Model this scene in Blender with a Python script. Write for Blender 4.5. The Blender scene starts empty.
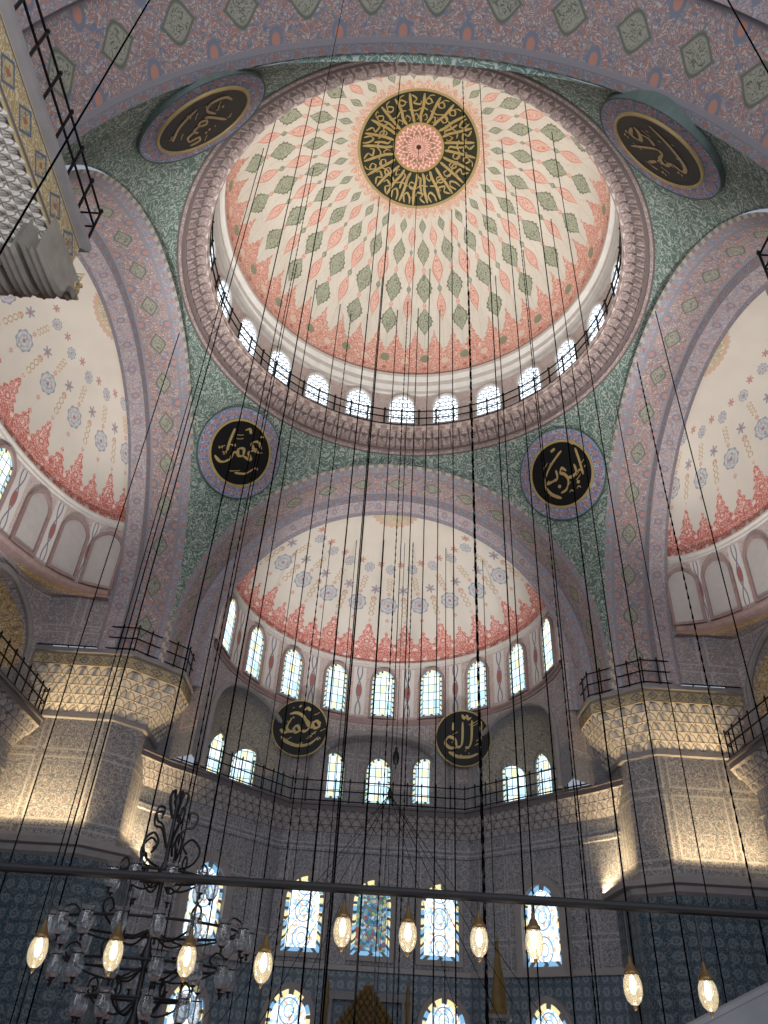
import bpy, math, random, bisect
from mathutils import Vector, Matrix
random.seed(7)
C = bpy.context.scene.collection
PI = math.pi
S = bpy.context.scene
try: S.view_settings.view_transform = 'Standard'
except Exception: pass

# ---------------------------------------------------------------- helpers
def lin(c):
    f = lambda x: x/12.92 if x <= .04045 else ((x+.055)/1.055)**2.4
    return tuple(f(x/255.0) for x in c) + (1.0,)

class MB:
    def __init__(s): s.v=[]; s.f=[]; s.uv=[]
    def add(s, vs, fs, uvs=None):
        o=len(s.v); s.v += [tuple(p) for p in vs]; s.f += [tuple(i+o for i in f) for f in fs]
        s.uv += list(uvs) if uvs else [(0,0)]*len(vs); return s
    def grid(s, fn, nu, nv):
        vs=[]; uvs=[]
        for j in range(nv+1):
            for i in range(nu+1):
                p=fn(i/nu, j/nv); vs.append(p[:3]); uvs.append(p[3:5])
        fs=[(j*(nu+1)+i, j*(nu+1)+i+1, (j+1)*(nu+1)+i+1, (j+1)*(nu+1)+i) for j in range(nv) for i in range(nu)]
        return s.add(vs, fs, uvs)
    def rows(s, rows, uvrows=None):
        n=len(rows[0]); vs=[]; uvs=[]
        for j,r in enumerate(rows):
            vs += r; uvs += uvrows[j] if uvrows else [(0,0)]*n
        fs=[(j*n+i, j*n+i+1, (j+1)*n+i+1, (j+1)*n+i) for j in range(len(rows)-1) for i in range(n-1)]
        return s.add(vs, fs, uvs)
    def box(s, c, sz, rz=0):
        x,y,z=[k/2 for k in sz]; ca,sa=math.cos(rz),math.sin(rz); vs=[]
        for dz in (-z,z):
            for dx,dy in ((-x,-y),(x,-y),(x,y),(-x,y)):
                vs.append((c[0]+dx*ca-dy*sa, c[1]+dx*sa+dy*ca, c[2]+dz))
        return s.add(vs, [(3,2,1,0),(4,5,6,7),(0,1,5,4),(1,2,6,5),(2,3,7,6),(3,0,4,7)])
    def tube(s, pts, r, n=6, closed=False, cap=True):
        pts=[Vector(p) for p in pts]; m=len(pts); vs=[]
        up=None
        for i,p in enumerate(pts):
            if closed: t=pts[(i+1)%m]-pts[i-1]
            else: t=pts[min(i+1,m-1)]-pts[max(i-1,0)]
            t.normalize()
            if up is None: up = Vector((0,0,1)) if abs(t.z)<.9 else Vector((1,0,0))
            a=t.cross(up)
            if a.length<1e-4: a=t.cross(Vector((1,.3,.2)))
            a.normalize(); b=a.cross(t); b.normalize(); up=b
            rr = r[i] if isinstance(r,(list,tuple)) else r
            for k in range(n):
                an=2*PI*k/n; vs.append(p+a*math.cos(an)*rr+b*math.sin(an)*rr)
        fs=[]
        for i in range(m if closed else m-1):
            j=(i+1)%m
            for k in range(n):
                fs.append((i*n+k, i*n+(k+1)%n, j*n+(k+1)%n, j*n+k))
        if cap and not closed:
            fs.append(tuple(range(n))[::-1]); fs.append(tuple((m-1)*n+k for k in range(n)))
        return s.add(vs, fs)
    def lathe(s, prof, n=16, c=(0,0,0), axis='Z'):
        vs=[]; uv=[]
        for j,(r,h) in enumerate(prof):
            for i in range(n+1):
                a=2*PI*i/n
                if axis=='Z': vs.append((c[0]+r*math.cos(a), c[1]+r*math.sin(a), c[2]+h))
                else: vs.append((c[0]+r*math.cos(a), c[1]+h, c[2]+r*math.sin(a)))
                uv.append((i/n, r))
        m=n+1
        fs=[(j*m+i, j*m+i+1, (j+1)*m+i+1, (j+1)*m+i) for j in range(len(prof)-1) for i in range(n)]
        return s.add(vs, fs, uv)
    def mesh(s, name, mat, origin=(0,0,0), smooth=False):
        me=bpy.data.meshes.new(name)
        ox,oy,oz=origin
        me.from_pydata([(x-ox,y-oy,z-oz) for x,y,z in s.v], [], s.f)
        ul=me.uv_layers.new(name='UVMap')
        for lp in me.loops: ul.data[lp.index].uv = s.uv[lp.vertex_index]
        if mat: me.materials.append(mat)
        if smooth:
            for p in me.polygons: p.use_smooth=True
        me.update(); return me
    def build(s, name, mat, parent=None, smooth=False, raw=False):
        org=Vector((0,0,0))
        if parent is not None and not raw:
            q=parent
            while q: org=org+q.location; q=q.parent
        o=bpy.data.objects.new(name, s.mesh(name, mat, org, smooth)); C.objects.link(o)
        if parent is not None: o.parent=parent
        return o

def thing(name, label, cat, loc=(0,0,0), rotz=0, group=None, mat3=None):
    o=bpy.data.objects.new(name, None); C.objects.link(o); o.empty_display_size=.2
    if mat3 is not None: o.matrix_world=Matrix.Translation(Vector(loc)) @ mat3.to_4x4()
    else: o.location=loc; o.rotation_euler=(0,0,rotz)
    o['label']=label; o['category']=cat
    if group: o['group']=group
    return o
def tag(o,label,cat,group=None):
    o['label']=label; o['category']=cat
    if group: o['group']=group
    return o
def struct(o,label=None):
    o['kind']='structure'
    if label: o['label']=label
    return o
def inst(name, me, loc, parent=None, rotz=0):
    o=bpy.data.objects.new(name, me); C.objects.link(o); o.location=loc; o.rotation_euler=(0,0,rotz)
    if parent is not None: o.parent=parent
    return o

# ---------------------------------------------------------------- node expression builder
class E:
    def __init__(s,b,k): s.b=b; s.k=k
    def __add__(s,o): return s.b.m('ADD',s,o)
    __radd__=__add__
    def __sub__(s,o): return s.b.m('SUBTRACT',s,o)
    def __rsub__(s,o): return s.b.m('SUBTRACT',o,s)
    def __mul__(s,o): return s.b.m('MULTIPLY',s,o)
    __rmul__=__mul__
    def __truediv__(s,o): return s.b.m('DIVIDE',s,o)
class MT:
    def __init__(s,name):
        s.mat=bpy.data.materials.new(name); s.mat.use_nodes=True
        s.nt=s.mat.node_tree; s.nt.nodes.clear(); s.L=s.nt.links
        s.out=s.nt.nodes.new('ShaderNodeOutputMaterial')
    def n(s,t): return s.nt.nodes.new(t)
    def put(s,sock,v):
        if isinstance(v,E): s.L.new(v.k,sock)
        else: sock.default_value=v
    def m(s,op,a,b=None,c=None,clamp=False):
        n=s.n('ShaderNodeMath'); n.operation=op; n.use_clamp=clamp
        for i,v in enumerate((a,b,c)):
            if v is not None: s.put(n.inputs[i], v)
        return E(s,n.outputs[0])
    def uv(s):
        t=s.n('ShaderNodeTexCoord'); x=s.n('ShaderNodeSeparateXYZ'); s.L.new(t.outputs['UV'],x.inputs[0])
        return E(s,x.outputs[0]),E(s,x.outputs[1])
    def pos(s):
        t=s.n('ShaderNodeNewGeometry'); x=s.n('ShaderNodeSeparateXYZ'); s.L.new(t.outputs['Position'],x.inputs[0])
        s.pk=E(s,t.outputs['Position']); return tuple(E(s,x.outputs[i]) for i in range(3))
    def comb(s,x,y,z=0.0):
        n=s.n('ShaderNodeCombineXYZ')
        for i,v in enumerate((x,y,z)): s.put(n.inputs[i], v)
        return E(s,n.outputs[0])
    def noise(s,vec,scale,detail=1.5,dist=0.0):
        n=s.n('ShaderNodeTexNoise'); s.L.new(vec.k,n.inputs['Vector']); n.inputs['Scale'].default_value=scale
        n.inputs['Detail'].default_value=detail; n.inputs['Distortion'].default_value=dist
        return E(s,n.outputs[0])
    def vor(s,vec,scale,feature='F1',rnd=1.0):
        n=s.n('ShaderNodeTexVoronoi'); n.feature=feature; s.L.new(vec.k,n.inputs['Vector']); n.inputs['Scale'].default_value=scale
        n.inputs['Randomness'].default_value=rnd
        return E(s,n.outputs['Distance']), (E(s,n.outputs['Color']) if feature=='F1' else None)
    def fract(s,a): return s.m('FRACT',a)
    def abs(s,a): return s.m('ABSOLUTE',a)
    def cos(s,a): return s.m('COSINE',a)
    def sin(s,a): return s.m('SINE',a)
    def sqrt(s,a): return s.m('SQRT',a)
    def clamp(s,a): return s.m('ADD',a,0.0,clamp=True)
    def lt(s,a,e,soft=.03): return s.m('DIVIDE',(e-a) if isinstance(a,E) or isinstance(e,E) else 0, soft, clamp=True)
    def band(s,a,lo,hi,soft=.02): return s.lt(a,hi,soft)*s.lt(lo,a,soft)
    def hyp(s,x,y): return s.sqrt(x*x+y*y)
    def mx(s,a,b): return s.m('MAXIMUM',a,b)
    def mn(s,a,b): return s.m('MINIMUM',a,b)
    def mix(s,f,a,b):
        n=s.n('ShaderNodeMix'); n.data_type='RGBA'
        s.put(n.inputs[0],f)
        for i,v in ((6,a),(7,b)):
            if isinstance(v,E): s.L.new(v.k,n.inputs[i])
            else: n.inputs[i].default_value=lin(v)
        return E(s,n.outputs[2])
    def arab(s,vec,scale,k=6.0,w=.13,detail=1.2):
        n=s.noise(vec,scale,detail,.6)
        return s.lt(s.abs(s.fract(n*k)-.5), w, .06)
    def fin(s,col,rough=.65,metal=0.0,spec=.3,emis=None,es=0.0,alpha=None):
        p=s.n('ShaderNodeBsdfPrincipled')
        if isinstance(col,E): s.L.new(col.k,p.inputs['Base Color'])
        else: p.inputs['Base Color'].default_value=lin(col)
        p.inputs['Roughness'].default_value=rough; p.inputs['Metallic'].default_value=metal
        p.inputs['Specular IOR Level'].default_value=spec
        if alpha is not None: p.inputs['Alpha'].default_value=alpha
        if emis is not None:
            if isinstance(emis,E): s.L.new(emis.k,p.inputs['Emission Color'])
            else: p.inputs['Emission Color'].default_value=lin(emis)
            p.inputs['Emission Strength'].default_value=es
        s.L.new(p.outputs[0],s.out.inputs[0]); return s.mat
    def emit(s,col,st):
        e=s.n('ShaderNodeEmission')
        if isinstance(col,E): s.L.new(col.k,e.inputs[0])
        else: e.inputs[0].default_value=lin(col)
        e.inputs[1].default_value=st
        s.L.new(e.outputs[0],s.out.inputs[0]); return s.mat

def plain(name,rgb,rough=.6,metal=0.0,var=.25,sc=3.0,**k):
    b=MT(name); b.pos(); n=b.noise(b.pk,sc,3)
    d=tuple(int(x*(1-var)) for x in rgb)
    return b.fin(b.mix(n,rgb,d),rough,metal,**k)

M={}
M['iron']=plain('black_iron',(20,19,22),.5,.4)
M['cable']=plain('dark_cable',(9,8,9),.95,.0,spec=.0)
M['gold']=plain('gilding',(208,182,122),.45,.1,.2)
M['gold2']=plain('medallion_gilding',(200,174,112),.5,.1,.25)
M['gold3']=plain('dim_gilding',(136,112,68),.55,.15,.35,5.0)
M['black']=plain('black_board',(16,17,19),.5,0,.3)
M['brass']=plain('dark_brass',(92,72,44),.4,.5,.25)
M['marble']=plain('grey_marble',(132,133,138),.5,0,.2,2.0)
M['carved']=plain('carved_cream_stone',(176,168,158),.7,0,.25,4.0)
M['stonetrim']=plain('pale_stone_trim',(164,159,159),.6,0,.2,2.0)
M['redtrim']=plain('rose_painted_trim',(180,154,150),.6,0,.25,4.0)
M['whitetrim']=plain('white_plaster_trim',(222,216,208),.6,0,.1)
M['blind']=plain('white_blind_window',(206,200,196),.6,0,.1)
M['greenrim']=plain('green_painted_rim',(104,120,114),.7,0,.3)

def dome_mat():
    b=MT('dome_painting'); u,v=b.uv(); L=12.6; N=24
    y=v*L; r=b.cos(v*(PI/2))*8.5
    cell=lambda n,ph: (b.fract(u*n+ph)-.5)*(r*(2*PI/n))
    x0=cell(N,0.0); x1=cell(N,.5); x3=cell(48,.5)
    b.pos()
    ar=b.arab(b.pk,4.2,6.0,.17)
    col=b.mix(b.noise(b.pk,.8,2),(230,225,212),(214,207,192))
    # fine linking tracery
    tr=b.arab(b.pk,2.2,5.0,.07)*b.band(y,2.4,9.2)
    col=b.mix(tr*.35,col,(204,176,156))
    col=b.mix(b.lt(b.abs(x1),.022)*b.band(y,1.5,9.2),col,(212,178,162))
    col=b.mix(b.lt(b.abs(x0),.022)*b.band(y,1.5,9.2),col,(178,178,158))
    def ogee(col,x,yc,w,h,c1,c2,c3,lobe=0.0):
        t=b.abs((y-yc)/h)
        p=b.clamp(1.0-t); wd=p*p*(3.0-2.0*p)*w
        if lobe: wd=wd*(1.0+lobe*b.cos(t*26.0))
        ax=b.abs(x)
        col=b.mix(b.lt(ax,wd,.03),col,c1)
        col=b.mix(b.lt(ax,wd*.8-.02,.02),col,c2)
        return b.mix(b.lt(ax,wd*.7-.03,.02)*ar,col,c3)
    G=((124,130,108),(174,177,156),(120,127,104)); R=((210,152,134),(232,194,178),(206,142,124))
    for x,yc,w,h,K,lb in ((x0,3.45,.46,.95,G,.08),(x1,4.3,.27,1.05,R,0),(x0,5.3,.46,1.0,G,.08),(x1,6.3,.32,1.05,R,0),(x0,7.2,.35,.85,G,.06),
                       (x1,8.0,.23,.7,R,0),(x0,8.55,.2,.5,G,0),(x1,5.25,.14,.3,G,0),(x0,4.35,.12,.28,R,0),(x0,6.25,.12,.28,R,0),(x1,7.2,.1,.22,G,0)):
        col=ogee(col,x,yc,w,h,*K,lb)
    td=b.lt(b.abs(b.abs(x1)-.36-.14*b.sin(y*3.0)),.02,.02)*b.band(y,2.7,7.4)
    col=b.mix(td*.6,col,(206,172,156))
    q=b.abs(b.fract(u*48.0)-.5)*2.0
    yb=3.0-q*b.m('SUBTRACT',2.0,q)*1.15+.07*b.sin(y*16.0)
    bm=b.lt(y,yb,.04)
    bc=b.mix(ar,(214,150,132),(238,214,200))
    bc=b.mix(b.lt(b.abs(y-(yb-.2)),.03,.03),bc,(160,158,134))
    bc=b.mix(b.lt(b.hyp(cell(24,0.0),y-1.15),.27,.04),bc,(146,150,124))
    bc=b.mix(b.lt(b.hyp(cell(24,0.5),y-.95),.22,.04),bc,(228,204,186))
    bc=b.mix(b.lt(b.hyp(x3,y-.45),.14,.04),bc,(196,128,114))
    bc=b.mix(b.lt(b.hyp(x3,y-1.7),.1,.04),bc,(228,206,190))
    bc=b.mix(b.band(y,.0,.14),bc,(164,124,114))
    col=b.mix(bm,col,bc)
    R0=L-y
    fl=3.35+.34*b.abs(b.sin(u*(PI*48)))
    col=b.mix(b.lt(R0,fl,.04)*.9,col,b.mix(ar,(216,166,144),(234,218,198)))
    col=b.mix(b.lt(R0,3.14,.03),col,(176,156,104))
    col=b.mix(b.lt(R0,3.0,.03),col,(46,51,37))
    col=b.mix(b.lt(R0,1.3,.03),col,(180,156,92))
    ros=b.mix(b.lt(b.abs(b.fract(R0*3.4+.3*b.sin(u*(2*PI*24)))-.5),.22,.08),(208,142,126),(238,212,196))
    ros=b.mix(b.lt(b.hyp((b.fract(u*16.0)-.5)*R0*.39,R0-.72),.1,.03),ros,(150,124,98))
    col=b.mix(b.lt(R0,1.2,.03),col,ros)
    col=b.mix(b.lt(R0,.14,.03),col,(90,40,36))
    return b.fin(col,.7)
M['dome']=dome_mat()

def semi_mat(name,N):
    b=MT(name); u,v=b.uv(); L=10.4
    y=v*L; r=b.cos(v*(PI/2))*8.5; b.pos()
    cell=lambda n,ph: (b.fract(u*n+ph)-.5)*(r*(PI/n))
    x0=cell(N,0.0); x1=cell(N,.5); ar=b.arab(b.pk,4.2,6.0,.18)
    col=b.mix(b.noise(b.pk,.8,2),(226,219,207),(210,201,189))
    col=b.mix(b.lt(b.abs(x0),.02)*b.band(y,1.5,7.5),col,(202,188,174))
    def Sw(col,x,yc,h,c):
        t=(y-yc)/h
        w=b.sin(t*(2*PI))*.12
        return b.mix(b.lt(b.abs(b.abs(x)-b.abs(w)-.02),.05,.03)*b.lt(b.abs(t),1.0,.05),col,c)
    def roundel(col,x,yc,rad,c1,c2,c3):
        d=b.hyp(x,y-yc); wob=rad*(1.0+.07*b.cos(b.m('ARCTAN2',x,y-yc)*8.0))
        col=b.mix(b.lt(d,wob,.03),col,c1); col=b.mix(b.lt(d,rad*.85,.03),col,c2)
        col=b.mix(b.lt(d,rad*.78,.03)*ar,col,c3)
        col=b.mix(b.lt(b.abs(d-rad*.5),.025,.02),col,c1)
        return b.mix(b.lt(d,rad*.2,.03),col,(180,128,118))
    def star(col,x,yc,rad,c1,c2):
        d=b.hyp(x,y-yc); f=rad*(.72+.28*b.cos(b.m('ARCTAN2',x,y-yc)*6.0))
        col=b.mix(b.lt(d,f,.03),col,c1); return b.mix(b.lt(d,rad*.3,.03),col,c2)
    BL=((154,156,164),(202,201,201),(158,160,168))
    col=Sw(col,x1,4.4,.65,(190,164,126))
    col=roundel(col,x0,4.5,.54,*BL)
    col=star(col,x1,5.5,.32,(154,156,165),(190,126,114))
    col=Sw(col,x0,5.85,.4,(194,164,126))
    col=roundel(col,x0,6.8,.3,*BL)
    col=star(col,x1,7.1,.24,(196,140,126),(154,156,165))
    for xx,yy in ((x0,3.5),(x1,4.95),(x0,5.25)):
        col=star(col,xx,yy,.16,(198,142,128),(226,214,200))
    bc=b.mix(ar,(200,116,104),(231,196,184))
    bl=b.mix(ar,(208,136,124),(237,212,202))
    def fin(y0,x,h,w):
        p=b.clamp(1.0-(y-y0)/h); return b.lt(b.abs(x),p*p*(1.6-.6*p)*w+.0,.03)
    wav=.07*b.sin(y*14.0)
    m=b.mx(fin(1.3,b.abs(x1)+wav,2.6,.86),fin(1.3,b.abs(x0)+wav,1.7,.8))
    m=b.mx(m,b.lt(b.hyp(x1,y-2.8),.23,.03))
    m=b.mx(m,b.lt(y,1.6,.04))
    col=b.mix(m,col,bc)
    inn=b.mx(fin(1.5,x1,2.0,.52),fin(1.5,x0,1.1,.46))*b.lt(1.55,y,.03)
    col=b.mix(inn,col,bl)
    col=b.mix(b.lt(b.hyp(x1,y-2.8),.1,.03),col,(230,208,194))
    col=b.mix(b.lt(b.hyp(x1,y-1.9),.2,.03),col,(198,114,104)); col=b.mix(b.lt(b.hyp(x1,y-1.9),.12,.03),col,(226,204,190))
    col=b.mix(b.lt(b.abs(y-1.15),.03,.03),col,(182,106,98))
    for yy,n3 in ((.55,3),(1.4,2)):
        col=b.mix(b.lt(b.hyp(cell(N*n3,0.0),y-yy),.15,.04),col,(234,214,204))
    col=b.mix(b.lt(y,.14,.02),col,(172,118,112))
    R0=L-y
    col=b.mix(b.lt(R0,.9+.12*b.abs(b.sin(u*(PI*12))),.03),col,(206,176,154))
    col=b.mix(b.lt(R0,.72,.03),col,b.mix(ar,(184,174,148),(224,210,184)))
    return b.fin(col,.7)
M['semi']=semi_mat('semi_dome_painting',11); M['semi2']=semi_mat('side_semi_dome_painting',9)

def arch_mat():
    b=MT('arch_painting'); s,v=b.uv(); b.pos()
    ar=b.arab(b.pk,3.8,7.0,.2); ar2=b.arab(b.pk,5.6,5.0,.17); ar3=b.arab(b.pk,2.6,6.0,.16)
    field=b.mix(ar,(176,130,118),(196,189,185))
    field=b.mix(ar3,field,(124,132,150))
    field=b.mix(ar2,field,(154,149,150))
    x=b.fract(s/1.9)-.5; p=b.clamp(1.0-b.abs(x)*2.9)
    def og(col,t,w,c1,c2):
        wd=p*p*(3.0-2.0*p)*w; a=b.abs(t)
        col=b.mix(b.lt(a,wd,.03),col,c1); col=b.mix(b.lt(a,wd-.05,.03),col,c2)
        return b.mix(b.lt(a,wd-.07,.03)*ar2,col,c1)
    field=og(field,v-1.5,.24,(110,116,104),(164,162,148))
    x2=b.fract(s/1.9+.5)-.5
    for c in (1.12,1.88):
        d=b.hyp(x2*1.9,(v-c)*1.5); field=b.mix(b.lt(d,.24,.03),field,(128,134,150)); field=b.mix(b.lt(d,.14,.03),field,(192,142,126))
    x3=b.fract(s/.7)-.5
    lav=b.mix(ar2,(144,146,158),(176,175,182)); lav=b.mix(ar3*.5,lav,(180,148,140))
    bead=b.hyp(x3*.7,(b.fract(v)-.5)*.5)
    st=b.mix(b.lt(bead,.11,.03),lav,(182,136,124))
    st=b.mix(b.lt(b.abs(b.fract(v)-.5),.45,.05),(148,144,151),st)
    sec=b.mix(ar,(164,156,162),(190,186,187)); sec=b.mix(ar3,sec,(136,140,156)); sec=b.mix(ar2,sec,(180,146,137))
    sx=b.fract(s/1.3)-.5; dd=b.hyp(sx*1.3,(b.fract(v)-.5)*.6)
    sec=b.mix(b.lt(dd,.18,.03),sec,(134,136,151)); sec=b.mix(b.lt(dd,.1,.03),sec,(190,150,137))
    col=b.mix(b.band(v,1.06,1.94,.02),st,field)
    col=b.mix(b.band(v,3.0,4.0,.02),col,sec)
    col=b.mix(b.lt(v,.16,.02),col,b.mix(b.lt(b.fract(s*2.0),.5,.05),(194,186,172),(150,142,137)))
    return b.fin(col,.7)
M['arch']=arch_mat()

def pend_mat():
    b=MT('pendentive_painting'); b.pos()
    ar=b.arab(b.pk,2.7,7.0,.2); d,c=b.vor(b.pk,4.6)
    col=b.mix(b.noise(b.pk,.6,2),(94,117,109),(108,131,121))
    col=b.mix(ar,col,(178,187,177))
    col=b.mix(b.lt(d,.2,.06),col,(188,186,174))
    return b.fin(col,.7)
M['pend']=pend_mat()

def ring_mat():
    b=MT('ring_cornice_carving'); u,v=b.uv(); b.pos()
    ar=b.arab(b.pk,4.0,5.0,.18)
    col=b.mix(ar,(148,130,126),(184,167,160))
    t=b.fract(v)
    col=b.mix(b.lt(t,.22,.05),col,(104,92,91))
    z=b.abs(b.fract(u*120.0)-.5)
    col=b.mix(b.lt(z,.12,.05)*b.band(v,1.0,3.0),col,(106,93,93))
    col=b.mix(b.band(v,3.0,3.6),col,b.mix(b.lt(b.abs(b.fract(u*90.0)-.5),.25,.05),(160,138,132),(204,188,178)))
    return b.fin(col,.7)
M['ring']=ring_mat()

def drum_mat():
    b=MT('window_drum_painting'); u,v=b.uv(); b.pos()
    ar=b.arab(b.pk,3.6,6.0,.18)
    col=b.mix(ar,(208,196,192),(194,168,160))
    x=b.abs(b.fract(u)-.5)
    pan=b.lt(.36,x,.02)*b.band(v,.08,.92,.02)
    inner=b.mix(b.lt(b.abs((.5-x)-.05*b.abs(b.sin(v*9.4))),.02,.015),(226,220,214),(116,120,142))
    inner=b.mix(b.lt(b.hyp((.5-x)*2.6,v-.5),.12,.02),inner,(176,108,100))
    col=b.mix(pan,col,inner)
    col=b.mix(b.lt(v,.05,.02),col,(176,132,128)); col=b.mix(b.lt(.95,v,.02),col,(190,142,136))
    return b.fin(col,.7)
M['drum']=drum_mat()

def niche_mat(name,gold):
    b=MT(name); u,v=b.uv(); b.pos()
    ar=b.arab(b.pk,3.0,7.0,.2); ar2=b.arab(b.pk,4.6,5.0,.17)
    base=b.mix(ar,(164,148,145),(190,183,181)); base=b.mix(ar2,base,(136,138,150))
    if gold: g=b.mix(ar,(194,164,110),(222,204,162)); g=b.mix(ar2,g,(150,120,104))
    else: g=b.mix(ar,(186,171,152),(212,201,182)); g=b.mix(ar2,g,(148,135,137))
    dz=b.m('MAXIMUM',v-13.6,0.0)
    rho=b.hyp((b.abs(u)-57.5)/21.5,dz/2.5)
    side=b.lt(rho,.96,.02)*b.lt(12.2,v,.1)
    col=b.mix(side,base,g)
    low=b.mix(ar2,(152,151,154),(120,118,126))
    col=b.mix(b.lt(v,13.0,.1),col,low)
    fu=b.abs(b.fract(u/9.0)-.5); fv=b.abs(b.fract((v-13.0)/1.7)-.5)
    pf=b.mx(b.band(fu,.4,.44,.01)*b.lt(fv,.43,.01),b.band(fv,.39,.43,.01)*b.lt(fu,.44,.01))
    col=b.mix(pf*b.lt(.98,rho,.02)*b.lt(13.0,v,.1)*.7,col,(200,193,189))
    return b.fin(col,.7)
M['niche']=niche_mat('niche_wall_painting',False); M['niche2']=niche_mat('gilded_niche_wall_painting',True)

def tile_mat(name,c1,c2,c3,teal_z,low1,low2,pw=1.55,ph=1.9):
    b=MT(name); s,v=b.uv(); b.pos()
    ar=b.arab(b.pk,4.2,6.0,.2); ar2=b.arab(b.pk,6.4,5.0,.17)
    tx=b.fract(s*1.9)-.5; tz=b.fract(v*1.9)-.5; d=b.hyp(tx,tz)
    col=b.mix(ar,c1,c2); col=b.mix(ar2,col,c3)
    col=b.mix(b.lt(b.abs(d-.34),.05,.03)*.6,col,c2); col=b.mix(b.lt(d,.14,.04)*.6,col,(150,128,123))
    fx=b.abs(b.fract(s/pw)-.5); fz=b.abs(b.fract(v/ph)-.5)
    fr=b.mx(b.lt(.488,fx,.006),b.lt(.488,fz,.006)); col=b.mix(fr*.4,col,tuple(int(x*.7) for x in c1))
    fr2=b.mx(b.band(fx,.42,.46,.01)*b.lt(fz,.46,.01),b.band(fz,.42,.46,.01)*b.lt(fx,.46,.01)); col=b.mix(fr2*.55,col,tuple(min(255,int(x*1.1)) for x in c2))
    tx=b.fract(s*2.2)-.5; tz=b.fract(v*2.2)-.5; d=b.hyp(tx,tz)
    low=b.mix(b.lt(d,.36,.06),low1,low2); low=b.mix(b.lt(d,.2,.06),low,low1); low=b.mix(b.lt(d,.1,.05),low,(140,114,110))
    low=b.mix(b.lt(.46,b.mx(b.abs(tx),b.abs(tz)),.02),low,tuple(int(x*.85) for x in low1))
    low=b.mix(ar2*.4,low,(150,158,162))
    col=b.mix(b.lt(v,teal_z,.02),col,low)
    col=b.mix(b.band(v,teal_z,teal_z+.25,.02),col,(152,149,151))
    return b.fin(col,.5)
M['wall']=tile_mat('apse_tile_wall',(130,131,137),(168,167,168),(100,105,118),4.4,(86,101,116),(124,141,152),1.55,1.9)
M['pier']=tile_mat('pier_tile_cladding',(132,131,134),(174,170,167),(104,107,119),7.2,(62,77,90),(96,115,124),2.4,2.6)

def muq_mat(name,c1,c2,c3):
    b=MT(name); s,v=b.uv(); b.pos()
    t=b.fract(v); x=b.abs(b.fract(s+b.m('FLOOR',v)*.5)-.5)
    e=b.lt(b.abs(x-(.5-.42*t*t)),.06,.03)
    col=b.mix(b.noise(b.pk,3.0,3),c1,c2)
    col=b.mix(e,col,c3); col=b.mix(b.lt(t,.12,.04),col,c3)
    return b.fin(col,.6)
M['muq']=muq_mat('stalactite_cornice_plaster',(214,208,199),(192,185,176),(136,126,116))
M['muqwall']=muq_mat('gallery_cornice_stone',(180,175,173),(154,149,149),(104,99,103))
def frieze_mat():
    b=MT('gilded_floral_frieze'); s,v=b.uv(); b.pos()
    x=b.fract(s*1.0)-.5; y=v-.5
    ar=b.arab(b.pk,7.0,5.0,.2)
    col=b.mix(ar,(176,152,108),(210,198,166))
    d=b.abs(x)*.9+b.abs(y)*.9
    col=b.mix(b.lt(d,.36,.03),col,(92,104,124)); col=b.mix(b.lt(d,.28,.03),col,b.mix(ar,(196,174,120),(120,124,134)))
    col=b.mix(b.lt(d,.1,.03),col,(168,100,88))
    col=b.mix(b.lt(.4,b.abs(y),.02),col,(110,104,104)); col=b.mix(b.lt(.46,b.abs(y),.02),col,(206,184,134))
    return b.fin(col,.6)
M['frieze']=frieze_mat()
def border_mat():
    b=MT('roundel_blue_border'); u,v=b.uv(); b.pos()
    x=b.fract(u*28.0)-.5
    col=b.mix(b.arab(b.pk,5.0,5.0,.2),(118,126,156),(180,180,198))
    d=b.hyp(x*.42,v-1.87); col=b.mix(b.lt(d,.13,.03),col,(180,136,128))
    col=b.mix(b.lt(v,1.64,.02),col,(184,168,148)); col=b.mix(b.lt(2.1,v,.02),col,(160,162,172))
    return b.fin(col,.6)
M['border']=border_mat()
def carpet():
    b=MT('mosque_carpet'); x,y,z=b.pos()
    fx=b.abs(b.fract(x/1.0)-.5); fy=b.abs(b.fract(y/1.6)-.5)
    col=b.mix(b.mx(b.lt(.46,fx,.01),b.lt(.47,fy,.01)),(120,70,66),(196,170,130))
    col=b.mix(b.noise(b.pk,12,3)*.4,col,(70,70,80)); return b.fin(col,.9)
M['carpet']=carpet()

def pane_round():
    b=MT('bottle_glass_pane'); u,v=b.uv()
    k=2.2; row=b.m('FLOOR',v*k)
    x=b.fract(u*k+row*.5)-.5; y=b.fract(v*k)-.5
    col=b.mix(b.lt(b.hyp(x,y),.47,.08),(110,120,132),(243,249,255))
    return b.emit(col,2.3)
def pane_grid():
    b=MT('leaded_clear_pane'); u,v=b.uv()
    x=b.abs(b.fract(u*2.0+.5)-.5); y=b.abs(b.fract(v*1.4)-.5)
    ln=b.mx(b.lt(.42,x,.03),b.lt(.44,y,.03))
    cx=b.m('FLOOR',u*2.0+.5); cy=b.m('FLOOR',v*1.4)
    n=b.fract(b.sin(cx*12.7+cy*78.2)*43.5)
    col=b.mix(n,(240,248,255),(166,206,224))
    col=b.mix(b.lt(n,.08,.02),col,(222,216,168))
    col=b.mix(b.lt(.9,n,.02),col,(150,196,190))
    return b.emit(b.mix(ln,col,(76,86,96)),1.9)
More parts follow.
